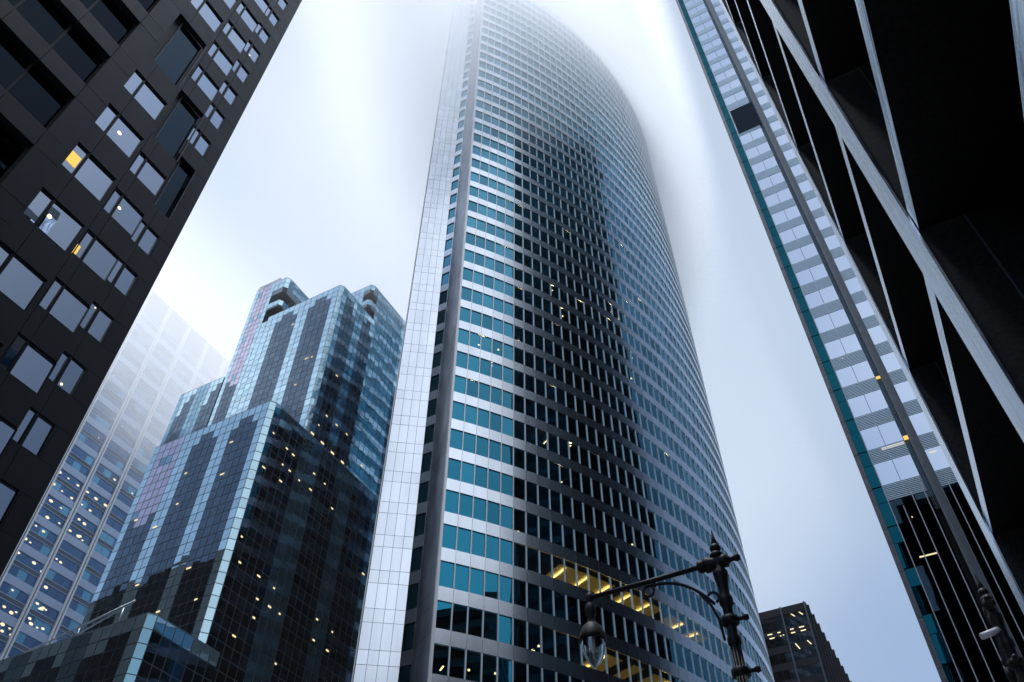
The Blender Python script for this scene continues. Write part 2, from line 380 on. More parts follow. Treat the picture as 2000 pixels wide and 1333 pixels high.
# ================================================================== 2. stepped glass building
def build_stepped():
    CX_, CY_ = .55, .8      # chamfer, across and along the street
    S = 130.; G = 1.7
    B = empty('stepped_office_building', 'stepped office block of silver and black striped glass with pink panes', 'office building', (-90, 80, 0))
    ROW = 1.49
    def face(tier, o, u, n, width, ztop, pat, zbot=0, first_full=1):
        """pat: list of (kind, ncols, drops) ; kind S silver D dark M dim P pink-then-dark ; drops: rows of silver above per column"""
        nc = sum(p[1] for p in pat); cw = width/nc; c = 0
        back = MB(); back.poly([(o[0]-n[0]*.05, o[1]-n[1]*.05, zbot), (o[0]+u[0]*width-n[0]*.05, o[1]+u[1]*width-n[1]*.05, zbot), (o[0]+u[0]*width-n[0]*.05, o[1]+u[1]*width-n[1]*.05, ztop), (o[0]-n[0]*.05, o[1]-n[1]*.05, ztop)])
        back.build('mullion_grid', M['cw_mull'], tier)
        nr = int((ztop - zbot)/ROW)
        g = .05
        top = MB()
        for kind, k, drops in pat:
            b = MB(); bt = MB(); mats = {'S': 'glass_silver', 'D': 'glass_dark', 'M': 'glass_dim', 'P': 'glass_dark'}
            for cc in range(k):
                dr = drops[cc] if drops else 0
                for r in range(nr):
                    z1 = ztop - r*ROW; z0 = z1 - ROW
                    x0 = (c+cc)*cw; x1 = x0 + cw
                    if kind == 'P' and r < dr:
                        pk = (r < dr and not (random.random() < .08))
                        tilt_quad(bt, o, u, n, x0+g, x1-g, z0+g, z1-g, 0, .006, 1 if pk else 2)
                    elif r < dr or (kind in 'D' and r < 1):
                        tilt_quad(bt, o, u, n, x0+g, x1-g, z0+g, z1-g, 0, .006, 0)
                    else:
                        tilt_quad(b, o, u, n, x0+g, x1-g, z0+g, z1-g, 0, (.006 if kind != 'D' else .004) if n[0] < .5 else (.0035 if kind != 'D' else .002))
            if b.f: b.build({'S': 'silver_glass_strip', 'D': 'dark_glass_strip', 'M': 'blue_glass_strip', 'P': 'dark_glass_strip'}[kind], M[mats[kind]], tier)
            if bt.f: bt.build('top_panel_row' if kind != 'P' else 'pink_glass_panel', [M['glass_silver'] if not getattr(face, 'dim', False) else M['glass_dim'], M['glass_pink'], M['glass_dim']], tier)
            c += k
    def tier(name, x0, x1, y0, y1, h, cut=.75, corner=None):
        """block whose near right corner (x1,y0) is chamfered; returns its mesh object"""
        x0, x1, y0, y1 = x0*S, x1*S, y0*S, y1*S; z = h*S + G
        b = MB(); i = .12
        pl = [(x0, y0+i), (x1-CX_, y0+i), (x1-i, y0+CY_), (x1-i, y1), (x0, y1)]
        if corner is None: b.prism(pl, 0, z-.1)
        else:
            k, segs = corner
            pin = [(x0, y0+i), (x1-k, y0+i), (x1-k, y0+k), (x1-i, y0+k), (x1-i, y1), (x0, y1)] if not corner[1] is None else pl
            b.prism(pin, 0, z-.1)
        ob = b.build(name, M['interior'], B)
        r = MB(); r.prism([(x0, y0+.02), (x1-CX_, y0+.02), (x1-.02, y0+CY_), (x1-.02, y1), (x0, y1)], z-.1, z+.12); r.build('parapet', M['cw_mull'], ob)
        return ob, x0, x1, y0, y1, z
    def chamfer(t, x1, y0, z, cut=.75, zbot=0, mat_='glass_silver'):
        p = (x1-CX_, y0); L = sqrt(CX_**2+CY_**2); u = (CX_/L, CY_/L); n = (CY_/L, -CX_/L)
        b = MB(); nr = int((z-zbot)/ROW)
        for r in range(nr):
            z1 = z - r*ROW; tilt_quad(b, p, u, n, .04, L-.04, z1-ROW+.05, z1-.05, 0, .006)
        b.build('chamfer_glass_strip', M[mat_], t)
        q = MB(); q.poly([(p[0]-n[0]*.05, p[1]-n[1]*.05, zbot), (x1-n[0]*.05, y0+CY_-n[1]*.05, zbot), (x1-n[0]*.05, y0+CY_-n[1]*.05, z), (p[0]-n[0]*.05, p[1]-n[1]*.05, z)])
        q.build('mullion_grid', M['cw_mull'], t)
    U, Nf = (1, 0), (0, -1); V, Nr = (0, 1), (1, 0)
    # tall rear towers with open corner lookouts
    def lookout(t, x0, x1, y0, y1, z, nl, nrr, k, patL, patR, segs):
        # faces of the lower body
        cut = .75
        for (za, zb) in segs:   # glazed bands that wrap the corner
            wl = nl; wr = nrr
            face(t, (x1-CX_-wl, y0), U, Nf, wl, zb, [('S', max(2, round(wl/1.2)), None)], zbot=za)
            chamfer(t, x1, y0, zb, cut, za)
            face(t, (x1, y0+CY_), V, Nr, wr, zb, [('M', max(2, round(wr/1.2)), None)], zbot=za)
            sl = MB(); pl = [(x1-CX_-wl, y0+.06), (x1-CX_, y0+.06), (x1-.06, y0+CY_), (x1-.06, y0+CY_+wr), (x1-k+.2, y0+CY_+wr), (x1-k+.2, y0+k-.2), (x1-CX_-wl, y0+k-.2)]
            sl.prism(pl, za-.05, zb-.06); sl.build('lookout_band', M['interior'], t)
        gl = MB()
        for (zlo, zhi) in ((z-13.2, z-3.8),):
            gl.poly([(x1-k-.0, y0+k+.0, zlo), (x1-k+.9, y0+k-.0, zlo), (x1-k+.9, y0+k, zhi), (x1-k, y0+k, zhi)])
            for j in range(3):
                gl.box(x1-k+.3+j*.9, x1-k+.42+j*.9, y0+k-.25, y0+k-.13, zlo, zhi)
        gl.build('lookout_mullion', M['cw_mull'], t)
    # back left tower
    t, x0, x1, y0, y1, z = tier('rear_tower', -.743, -.68, .524, .75, 1.0, corner=(3.4, 1))
    W = (x1-CX_) - x0
    face(t, (x0, y0), U, Nf, W-2.65, z, [('S', 1, None), ('P', 3, [18, 19, 19]), ('S', 1, None)])
    lookout(t, x0, x1, y0, y1, z, 2.65, 6.5, 3.4, None, None, [(z-4.4, z), (z-8.8, z-6.9), (0, z-12.6)])
    face(t, (x1, y0+CY_+6.5), V, Nr, y1-y0-CY_-6.5, z, [('M', 14, None)])
    rl = MB()
    rl.tube([(-96.3,68.2,z+.9),(-90.4,68.2,z+.9)], .09, 6); rl.tube([(-96.3,68.2,z+.45),(-90.4,68.2,z+.45)], .06, 6)
    for j in range(6): rl.tube([(-96.2+j*1.16,68.2,z),(-96.2+j*1.16,68.2,z+.9)], .07, 6)
    rl.build('roof_railing', M['rail'], t)
    cr = MB(); cr.box(-96.1,-94.6,68.9,71,z,z+2.3); cr.box(-92.8,-91.9,69.2,70.5,z,z+1.3); cr.build('roof_plant_box', M['glass_silver'], t)
    # back right tower
    t, x0, x1, y0, y1, z = tier('rear_tower', -.66, -.572, .598, .80, 1.0, corner=(3.2, 1))
    W = (x1-CX_) - x0
    face(t, (x0, y0), U, Nf, W-1.4, z, [('S', 8, None)])
    lookout(t, x0, x1, y0, y1, z, 1.4, 1.2, 3.2, None, None, [(z-2.5, z), (z-6.9, z-4.6), (0, z-11.2)])
    face(t, (x1, y0+CY_+1.2), V, Nr, y1-y0-CY_-1.2, z, [('M', 7, None), ('D', 4, [14,13,13,14]), ('M', 8, None)])
    # front tower
    t, x0, x1, y0, y1, z = tier('front_tower', -.686, -.5535, .518, .598, .9)
    face(t, (x0, y0), U, Nf, x1-CX_-x0, z, [('S', 2, None), ('D', 4, [2,1,1,2]), ('S', 2, None), ('D', 4, [2,1,1,2]), ('S', 1, None)])
    chamfer(t, x1, y0, z)
    face(t, (x1, y0+CY_), V, Nr, y1-y0-CY_, z, [('M', 1, None), ('D', 3, [1,1,3]), ('M', 2, None), ('D', 3, [2,1,3])])
    # low wing on the left
    t, x0, x1, y0, y1, z = tier('side_wing', -.826, -.743, .523, .75, .81)
    face(t, (x0, y0), U, Nf, x1-x0-.05, z, [('M', 1, None), ('D', 3, [4,2,1]), ('M', 3, None), ('D', 3, [4,2,1])])
    # main block
    t, x0, x1, y0, y1, z = tier('main_block', -.699, -.529, .439, .75, .60)
    face(t, (x0, y0), U, Nf, x1-CX_-x0, z, [('S', 1, None), ('P', 4, [9,10,10,9]), ('S', 2, None), ('D', 4, [2,1,1,2]), ('S', 2, None), ('D', 4, [2,1,1,2]), ('S', 1, None)])
    chamfer(t, x1, y0, z)
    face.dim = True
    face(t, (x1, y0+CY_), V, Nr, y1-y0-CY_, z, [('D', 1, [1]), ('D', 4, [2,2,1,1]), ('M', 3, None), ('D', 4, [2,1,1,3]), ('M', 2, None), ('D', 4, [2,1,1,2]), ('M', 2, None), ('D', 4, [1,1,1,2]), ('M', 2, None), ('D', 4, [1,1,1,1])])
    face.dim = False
    # podium
    t, x0, x1, y0, y1, z = tier('podium', -.90, -.502, .365, .439, .31)
    face(t, (x0, y0), U, Nf, x1-CX_-x0, z, [('M', 12, None), ('D', 4, [2,2,2,2]), ('M', 2, None), ('D', 4, [2,2,1,1]), ('M', 2, None), ('D', 4, [2,1,1,2]), ('M', 2, None), ('D', 4, [2,2,1,1]), ('S', 1, None)])
    chamfer(t, x1, y0, z, mat_='glass_dim')
    face(t, (x1, y0+CY_), V, Nr, y1-y0-CY_, z, [('D', 7, [0]*7)])
    # lattice boom of the window cleaning cradle on the podium roof
    tr = MB(); a = Vector((-88, 49, z+1.0)); b = Vector((-70.6, 49, z+3.4)); c = Vector((-72, 49, z+2.7))
    lowp = Vector((-82, 49, z+.5))
    tr.tube([a, b], .10, 6); tr.tube([lowp, b], .10, 6)
    for j in range(12):
        s_ = j/12; p = a.lerp(b, .33 + .67*s_); q = lowp.lerp(b, min(1, s_ + .05)); tr.tube([p, q], .06, 5)
    for xx in (-84, -78, -72): tr.tube([(xx, 49, z), (xx, 49, z + 1.0 + (xx+88)*.13)], .08, 6)
    tr.build('cradle_boom', M['rail'], t)
    # lamps inside: (coordinate, z)
    P_ = []
    for y, z_ in [(58.8,74.9),(61.8,74.4),(63.2,74.3),(61.8,71.6),(63.3,71.6),(62.2,69.1),(65.4,71.4),(67.9,74.3),(67.9,71.5),(70.4,74.2),(72.9,71.5),(58.8,69.0),(58.5,58.2),(59.3,55.1),(62.7,55.1),(65.6,55.0),(63.4,52.4),(65.6,52.5),(67.5,52.5),(63.6,50.1),(61.4,46.8),(77.5,54.8),(74.3,52.2),(77.2,52.1),(68.7,46.7),(74.2,55.0),(81.9,65.8)]: P_.append((-.529*S, y, z_, 'x'))
    for y, z_ in [(68.8,83.8),(71.3,83.8),(73.9,83.7),(76.5,83.7),(70.9,89.1),(73.5,89.2),(69.7,86.2),(76.2,89.3),(71.1,98.3)]: P_.append((-.5535*S, y, z_, 'x'))
    for y, z_ in [(79.1,83.6),(81.6,83.6),(84.2,83.6),(78.9,98.0),(80.1,86.4),(83.8,89.1)]: P_.append((-.572*S, y, z_, 'x'))
    for x, z_ in [(-76.9,95.2),(-81.9,112.8),(-76.0,101.0),(-74.8,100.8)]: P_.append((x, .518*S, z_, 'y'))
    for x, z_ in [(-74.5,74.3),(-74.2,68.7),(-81.7,71.6),(-88.5,66.2),(-83.9,63.6),(-81.1,66.3),(-83.0,54.9),(-74.6,54.8),(-71.6,49.9),(-77.4,49.9)]: P_.append((x, .439*S, z_, 'y'))
    for j, (a, b2, z_, ax) in enumerate(P_):
        q = MB(); big = (z_ < 84 and z_ > 83.5)
        w = .38 if big else .16 + .06*(j % 3); h = .16 if big else .11
        # fittings hang directly behind the glass line
        if ax == 'x': q.box(a-.02, a+.035, b2-w, b2+w, z_-h, z_+h)
        else: q.box(a-w*1.3, a+w*1.3, b2-.035, b2+.02, z_-h, z_+h)
        q.build('window_lamp', M['tube_soft'], B)
    return B
M['tube_soft'] = emit('soft_warm_lamp', (1., .80, .45), 1.1)
build_stepped()

# ================================================================== 3. dark granite building on the left (saw-tooth bays)
def build_left():
    B = empty('dark_granite_building', 'near black granite building at the left with saw-tooth bays of mirrored windows', 'office building', (-34, 8, 0))
    A_X, S_B, S_C, S_D = -34.8, .897, .795, .685
    FH = 4.05; H0 = 37.0; HT = 150.
    WHT = 2.06
    bays = [  # (x plane, y start, y end, narrow y0,y1, wide y0,y1)
        (-34.8, 12.9, 17.3, 14.55, 15.10, 15.30, 16.20),
        (-34.8*S_B, 9.4, 14.72*S_B, 12.42*S_B, 12.88*S_B, 13.05*S_B, 14.70*S_B),
        (-34.8*S_C, 6.1, 12.12*S_C, 9.15*S_C, 9.90*S_C, 10.08*S_C, 12.02*S_C)]
    body = MB()
    body.prism([(-80,-30),(-34.8*S_D-1.0,-30),(-34.8*S_D-1.0,6.2),(-34.8*S_C-1.0,6.2),(-34.8*S_C-1.0,9.62),(-34.8*S_B-1.0,9.62),(-34.8*S_B-1.0,13.18),(-35.8,13.18),(-35.8,17.25),(-80,17.25)], 0, HT-.1)
    body.build('inner_wall', M['frame_dark'], B)
    rf = MB(); rf.prism([(-80,-30),(-24,-30),(-24,6.1),(-28,6.1),(-28,9.6),(-31.5,9.6),(-31.5,13.1),(-34.9,13.1),(-34.9,17.2),(-80,17.2)], HT-.1, HT+.6); rf.build('roof', M['roof'], B)
    n = (1, 0); u = (0, 1)
    st = MB(); jb = MB()
    def slab(x, y0, y1, z0, z1, th=.32):
        """granite panels up to 1 m wide with open joints"""
        st.box(x-th, x+random.uniform(-.006, .006), y0+.012, y1-.012, z0+.012, z1-.012)
    kmin, kmax = -9, 28
    nwin = 0
    side = MB()
    for bi, (x, ys, ye, n0, n1, w0, w1) in enumerate(bays):
        jb.box(x-.9, x-.06, ys, n0-.12, 0, HT-.2)                    # wall behind the joints, left pier
        # end return wall facing away is closed by panels
        for k in range(kmin, kmax+1):
            zt = H0 + FH*k; zb = zt - WHT; zn = zt + FH - WHT
            if zn > HT: continue
            mech = zt > 51.5 and zt < 54.5 or (zt > 48.5 and zt < 51.6)
            # spandrel row above the window
            mech_top = (48.5 < zt < 51.6)
            if not mech_top:
                slab(x, w0-.05, ye, zt, zn)
                slab(x, n0-.1, w0-.05, zt, zn)
                st.box(x-.36, x-.30, n0-.12, ye, zt, zn)
            # left pier panels
            for (pa, pb) in ((ys, (ys+n0-.1)/2), ((ys+n0-.1)/2, n0-.1)):
                slab(x, pa, pb, zb, zt); slab(x, pa, pb, zt, zn)
            if bi == 0:
                slab(x, 16.30, 17.3, zb, zt); slab(x, 16.30, 17.3, zt, zn)
                slab(x, 16.20, 16.30, zb, zt)
            if mech_top: continue
            if mech:      # upper of the two: build the tall opening once
                z_lo = zb - FH; we = w1
                wn = MB(); xi = x-.42
                wn.box(xi-.08, xi, n0-.05, we, z_lo, zt); wf = wn.build('window', M['frame_dark'], B)
                pb_ = MB(); tilt_quad(pb_, (xi, 0), u, n, w0-.2, we-.04, z_lo+.06, zt-.06, .03, t=.002); pb_.build('pane', M['glass_black'], wf)
                pb_ = MB(); pb_.box(xi+.02, xi+.07, w0-.27, w0-.2, z_lo+.02, zt-.02); pb_.box(xi+.30, x+.01, we+.0, we+.06, z_lo, zt); pb_.build('frame', M['rg_edge'], wf)
                continue
            # window: frame + panes
            wn = MB(); we = w1 if bi else 16.2
            x_in = x - .11
            r = .055
            for (a0, a1) in ((n0, n1), (w0, we)):
                if a1-a0 < .1: continue
                wn.box(x_in-.10, x_in+.05, a0-r, a0, zb, zt); wn.box(x_in-.10, x_in+.05, a1, a1+r, zb, zt)
                wn.box(x_in-.10, x_in+.05, a0, a1, zb, zb+r*1.2); wn.box(x_in-.10, x_in+.05, a0, a1, zt-r, zt)
            wn.box(x_in-.10, x_in+.08, n1+r, w0-r, zb, zt)           # mullion
            wf = wn.build('window', M['frame_dark'], B)
            mt = M['glass_black'] if mech else M['glass_sky']
            for (a0, a1) in ((n0, n1), (w0, we)):
                pb_ = MB(); tilt_quad(pb_, (x_in, 0), u, n, a0, a1, zb+r*1.2, zt-r, -.02, t=.012); pb_.build('pane', mt, wf)
            if mech_top:
                pb_ = MB(); pb_.box(x_in-.06, x_in-.01, n0, we, zt, zn); pb_.build('dark_panel', M['glass_black'], wf)
    # main slab, bay D: solid panel column then ribbon windows
    x = -34.8*S_D; ye = 6.23; yw = 7.42*S_D
    D0 = 35.3 + 1.7 - 3.2
    for k in range(-8, 29):
        zt = 35.26 + FH*k; zs = zt - 1.2     # spandrel top = zt
        if zt + 3 > HT: continue
        slab(x, yw, ye, zs, zt); slab(x, yw, ye, zt, zt + FH-1.2)
        slab(x, ye-.02 + .0, ye+.0, zs, zt) if False else None
        yy = yw
        j = 0
        while yy > -28:
            y2 = yy - (1.86 if j % 1 == 0 else 1.86); j += 1
            slab(x, y2, yy, zs, zt)
            yy = y2
        if zt > 30 and zt < 82:
            b = MB(); b.box(x-.55, x-.45, -28, yw, zt, zt+FH-1.2); wf = b.build('ribbon_window', M['glass_ribbon'], B)
            b2 = MB(); y3 = yw - 1.86
            while y3 > -20: b2.box(x-.56, x-.40, y3-.05, y3+.05, zt+.01, zt+FH-1.21); y3 -= 1.86
            b2.build('mullion', M['frame_dark'], wf)
        else:
            pass
    for za_, zb_ in ((0, 30), (82, HT-1)):
        b = MB(); b.box(x-.62, x-.5, -28, yw, za_, zb_); b.build('ribbon_glazing', M['glass_ribbon'], B)
    jb.box(x-.9, x-.08, yw-.02, ye-.04, 0, HT-.2)
    jb.box(-35.6, -34.88, 16.25, 17.28, 0, HT-.2)
    st.build('granite_panel', M['stone'], B, kind='stuff'); jb.build('panel_joint', M['stone_joint'], B)
    # far end wall at y = 17.3
    e = MB(); e.box(-80, -34.82, 17.28, 17.34, 0, HT-.2); e.build('end_wall', M['stone'], B)
    w_ = MB(); w_.box(-170, -80.05, -30, 14, 0, 96); w_.build('reflection_block', M['stone'], B)  # unseen block added to darken the stepped building's lower reflections
    # lamps seen in windows
    for (yy, zz, s, r) in [(15.49,71.8,1,.07),(15.52,83.4,1,.07),(15.45,34.85,1,.085),(15.5,31.2,1,.08),(13.2,44.48,S_B,.11),(10.68,49.9,S_C,.12),(10.32,39.8,S_C,.11),(15.02,36.8,1,.05),(14.98,46.1,1,.05)]:
        X = -34.8*s; Y = yy*s; Z = (zz-1.7)*s + 1.7
        if s != 1: pass
        b = MB(); c = Vector((X-.112, Y, Z))
        ring = 14
        for k in range(ring):
            a1, a2 = 2*pi*k/ring, 2*pi*(k+1)/ring
            b.poly([(X-.112, Y, Z), (X-.112, Y+r*cos(a1), Z+r*sin(a1)), (X-.112, Y+r*cos(a2), Z+r*sin(a2))])
            b.poly([(X-.112, Y+r*cos(a1), Z+r*sin(a1)), (X-.125, Y+r*cos(a1), Z+r*sin(a1)), (X-.125, Y+r*cos(a2), Z+r*sin(a2)), (X-.112, Y+r*cos(a2), Z+r*sin(a2))])
        b.build('ceiling_lamp', M['lamp_white'], B)
    for (yy, zz, s, w, h) in [(9.50,44.75,S_C,.26,.40),(12.38,39.15,S_B,.17,.42),(3.07,51.1,S_D,.05,.06),(5.30,45.0,S_D,.32,.10),(5.86,45.05,S_D,.08,.08),(6.19,41.6,S_D,.07,.05),(4.35,45.2,S_D,.12,.10)]:
        X = -34.8*s + (.0 if s == S_D else .0); Y = yy*s; Z = (zz-1.7)*s + 1.7
        b = MB(); dx = -.09 if s != S_D else -.36
        b.box(X+dx-.03, X+dx, Y-w, Y+w, Z-h, Z+h); b.build('lit_shade', M['amber'], B)
    return B
M['lamp_white'] = emit('white_downlight', (1., .86, .55), 1.7)
M['amber'] = emit('amber_lamp', (1., .62, .14), 1.15)
build_left()

# ================================================================== 4. misty office tower far left
def build_far_left():
    X = -179.; Y0, Y1 = 68., 150.; H = 203.
    B = empty('misty_office_tower', 'pale office tower with white columns and rows of lit windows fading into mist', 'skyscraper', (X-20, 108, 0))
    b = MB(); b.box(X-40, X-.6, Y0+.1, Y1-.1, 0, H-.2); b.build('inner_wall', M['interior'], B)
    r = MB(); r.box(X-40, X, Y0, Y1, H-.2, H+.5); r.build('roof', M['roof'], B)
    u, n = (0, 1), (1, 0)
    cols = [.4985*179 - 8.6*k for k in (2, 1)] + [.4985*179 + 8.62*k for k in range(0, 7)]
    for yc in cols:
        c = MB(); c.box(X, X+.55, yc-.62, yc-.16, 0, H); c.box(X, X+.55, yc+.16, yc+.62, 0, H); c.box(X, X+.25, yc-.16, yc+.16, 0, H, 1)
        c.build('column', [M['fl_col'], M['fl_dark']], B)
    ba = MB(); sp = MB(); stuffg = MB(); cnt = 0
    z0 = 125.2 - 8*14
    win = []
    for k in range(0, 26):
        zc = z0 + 8*k
        if zc + 8 > H: break
        ba.box(X-.5, X+.12, Y0, Y1, zc-1.0, zc+1.0)
        sp.box(X-.5, X+.02, Y0, Y1, zc+3.45, zc+4.55)
        sp.box(X-.5, X+.10, Y0, Y1, zc+3.38, zc+3.52, 1); sp.box(X-.5, X+.10, Y0, Y1, zc+4.48, zc+4.62, 1)
        for (za, zb) in ((zc+1.0, zc+3.38), (zc+4.62, zc+7.0)):
            for j in range(len(cols)-1):
                ya, yb = cols[j]+.62, cols[j+1]-.62
                m_ = 3
                for q in range(m_):
                    a, c_ = ya+(yb-ya)*q/m_, ya+(yb-ya)*(q+1)/m_
                    lt = random.random() < .22
                    win.append((a+.04, c_-.04, za, zb, lt))
    ba.build('spandrel_band', M['fl_band'], B); sp.build('window_rail', [M['fl_dark'], M['fl_band']], B)
    vis = [w for w in win if 89 < w[0] < 112 and 88 < w[2] < 140][:96]
    vs = set(id(w) for w in vis)
    rest = MB()
    for w in win:
        if id(w) in vs:
            g = MB(); tilt_quad(g, (X, 0), u, n, w[0], w[1], w[2], w[3], -.15, .004); g.build('window', M['fl_glass2'] if w[4] else M['fl_glass'], B)
        else: tilt_quad(rest, (X, 0), u, n, w[0], w[1], w[2], w[3], -.15, .004, 1 if w[4] else 0)
    rest.build('window_pane', [M['fl_glass'], M['fl_glass2']], B, kind='stuff')
    pts = [(91.2,166.6),(100.3,166.2),(103.1,166.2),(104.9,166.1),(101.4,177.9),(101.3,173.8),(97.0,154.5),(100.0,154.3),(105.0,158.3),(103.0,154.3),(108.3,158.2),(112.2,169.2),(110.7,166.0),(112.5,166.0),(90.2,131.1),(93.0,131.0),(96.1,130.9),(90.2,127.4),(93.0,127.0),(96.1,126.9),(91.6,123.1),(94.7,123.0),(99.3,130.9),(102.2,130.7),(99.4,127.0),(102.1,126.9),(92.7,118.9),(96.1,119.3),(100.4,123.1),(102.2,122.9),(91.1,115.5),(93.4,115.3),(90.2,111.4),(91.7,111.2),(99.5,119.2),(102.1,119.1),(103.6,118.8),(90.3,107.6),(94.8,107.4),(99.5,111.1),(100.8,110.9),(97.6,106.5),(93.1,99.4),(93.1,95.3),(95.2,94.9),(96.2,95.5),(99.9,99.5),(101.4,98.9),(102.5,99.2),(99.8,95.7),(100.6,94.8),(102.4,94.7),(103.8,95.1),(94.6,91.8),(96.5,91.7),(95.2,90.5),(97.6,90.6),(100.9,98.7),(101.7,99.3),(100.1,103.8),(100.3,123.0),(102.6,119.4),(105.4,130.7),(111.3,138.4),(104.8,138.7),(95.5,146.5),(111.2,158.3),(109.6,142.0),(106.2,142.2)]
    for j, (y, z) in enumerate(pts):
        r = .34 + .12*((j*7) % 3)
        if z > 140: r = .24
        b = MB(); b._lathe(0, 0, [(0,0)], 3, 0) if False else None
        k = 12
        for q in range(k):
            a1, a2 = 2*pi*q/k, 2*pi*(q+1)/k
            b.poly([(X-.08, y, z), (X-.12, y+r*cos(a1), z+r*.62*sin(a1)), (X-.12, y+r*cos(a2), z+r*.62*sin(a2))])
        b.build('office_lamp', M['fl_lamp'], B)
M['fl_lamp'] = emit('warm_office_glow', (1., .82, .55), 1.25)
build_far_left()

# ================================================================== 5. slim mirror glass tower on the right
def build_right_glass():
    Y = 65.; H = 278.; XR = 26.; DEP = 45.
    B = empty('mirror_glass_tower', 'slim mirror glass tower with louvred bands and a teal glass edge', 'skyscraper', (0, 65, 0))
    b = MB(); b.box(-.15, XR, Y+.5, Y+DEP, 0, H-.2); b.build('inner_wall', M['interior'], B)
    r = MB(); r.box(-.2, XR, Y, Y+DEP, H-.2, H+.4); r.build('roof', M['roof'], B)
    # west side of dark glass, floor by floor
    s = MB(); FH = .0603*Y
    zz = 1.7 + 2.362*Y - FH*39
    u, n = (1, 0), (0, -1)
    sl = MB(); ln = MB()
    k = 0
    zf = []
    z = 1.7 + 2.843*Y
    while z > 6: z -= FH
    z0 = z
    while z < H-2: zf.append(z); z += FH
    for z in zf:
        yy = Y + .3
        while yy < Y+DEP-1.5:
            P = [(-.18, yy+1.5, z+.05), (-.18, yy+.03, z+.05), (-.18, yy+.03, z+FH-.05), (-.18, yy+1.5, z+FH-.05)]
            t = random.gauss(0, .004)
            P = [(p[0] + (t if i in (0, 3) else -t), p[1], p[2]) for i, p in enumerate(P)]
            s.poly(P); yy += 1.53
    s.build('side_glazing', M['rg_side'], B)
    # edge strip with joints
    e = MB(); z = 2.
    while z < H: e.box(-.24, .18, Y-.22, Y+.3, z, min(z+FH*1.0-.05, H)); z += FH
    e.build('edge_pilaster', M['rg_edge'], B)
    eb = MB(); eb.box(-.16, .14, Y-.14, Y+.4, 0, H); eb.build('panel_joint', M['steel_joint'], B)
    bays = [(1.06, 4.18), (5.35, 6.9), (7.3, 12.0), (12.2, 17), (17.2, 22)]
    LZ = 42.0      # below this the glass tint carries a mirrored dark building, between white fins
    lou = MB(); lg = MB(); wn = 0
    tb = MB()
    rest = MB()
    for j, z in enumerate(zf):
        zl0, zl1 = z - FH*.40, z     # louvre band below the floor line
        # teal edge bay
        b = MB(); tilt_quad(b, (0, Y), u, n, .20, 1.0, z+.06, z+FH*.60-.04, -.06, .006); tilt_quad(b, (0, Y), u, n, .20, 1.0, z+FH*.60, z+FH-.06, -.06, .006)
        b.build('teal_pane', M['rg_teal'], B)
        for bi, (xa, xb) in enumerate(bays):
            if z > LZ:
                if True:
                    lg.obox((0, Y), u, None, n, xa, xb, -.3, -.06, zl0, zl1)
                    q = 9
                    if bi < 3:
                        for i in range(q): lou.obox((0, Y), u, None, n, xa, xb, -.06, .03, zl0+(zl1-zl0)*(i+.12)/q, zl0+(zl1-zl0)*(i+.62)/q)
                nm = 2 if bi == 0 else 1
                w = (xb-xa)/nm
                for i in range(nm):
                    if bi == 0 and 101 < z + .3 < 105.8 - .5: pass
                    tgt = MB()
                    tilt_quad(tgt, (0, Y), u, n, xa+w*i+.02, xa+w*(i+1)-.02, z+.03, z+FH*.60-.02, -.02, .003)
                    if bi < 2 and j < 52: tgt.build('window', M['rg_glass'], B)
                    else: rest.v and None; tilt_quad(rest, (0, Y), u, n, xa+w*i+.02, xa+w*(i+1)-.02, z+.03, z+FH*.60-.02, -.02, .003)
            else:
                nm = max(1, round((xb-xa)/1.0)); w = (xb-xa)/nm
                for i in range(nm):
                    tilt_quad(rest, (0, Y), u, n, xa+w*i+.02, xa+w*(i+1)-.02, z+.05, min(z+FH-.05, LZ+3), -.05, .004, 1)
    lg.build('louvre_backing', M['louvre_gap'], B); lou.build('louvre', M['louvre'], B, kind='stuff')
    rest.build('window_pane', [M['rg_glass'], M['rg_mirrored_dark']], B, kind='stuff')
    f = MB()
    f.obox((0, Y), u, None, n, 1.0, 1.07, -.1, .10, 0, H)
    for z in zf:
        if z > LZ: f.obox((0, Y), u, None, n, 2.60, 2.64, -.05, .02, z-FH*.40, z)
    for i in range(1, 8):
        xx = 1.03 + .98*i
        if xx < 4.4 or 5.3 < xx: f.obox((0, Y), u, None, n, xx-.035, xx+.035, -.1, .09, 0, LZ + (3.2 if i > 1 else 1))
    f.build('white_fin', M['white_fin'], B)
    # dark ribbed strip standing in for a mirrored building, then ribbed metal pilaster
    d = MB(); d.obox((0, Y), u, None, n, 4.18, 4.62, -.3, -.25, LZ, H); d.build('dark_reflection', M['rg_mirrored_dark'], B)
    dr = MB()
    for i in range(3): dr.obox((0, Y), u, None, n, 4.24+i*.13, 4.28+i*.13, -.25, -.12, LZ, H)
    dr.build('reflection_rib', M['rg_edge'], B)
    p = MB(); p.obox((0, Y), u, None, n, 4.62, 5.33, -.3, .05, 0, H)
    for i in range(5): p.obox((0, Y), u, None, n, 4.90+i*.09, 4.94+i*.09, .05, .12, 0, H)
    p.obox((0, Y), u, None, n, 4.60, 4.66, .05, .16, 0, H); p.obox((0, Y), u, None, n, 5.29, 5.35, .05, .16, 0, H)
    p.build('ribbed_pilaster', M['rg_metal'], B)
    bl = MB(); z = 8
    while z < 150: bl.obox((0, Y), u, None, n, 4.76, 4.80, .05, .075, z, z+.09); z += FH/3
    bl.build('bolt_row', M['steel_joint'], B)
    q = MB()
    for xx in (7.1, 12.1, 17.1): q.obox((0, Y), u, None, n, xx-.2, xx+.12, -.3, .12, 0, H)
    q.build('pale_pilaster', M['white_fin'], B)
    # open dark window high up
    o = MB(); zq0, zq1 = 107.2, 113.9
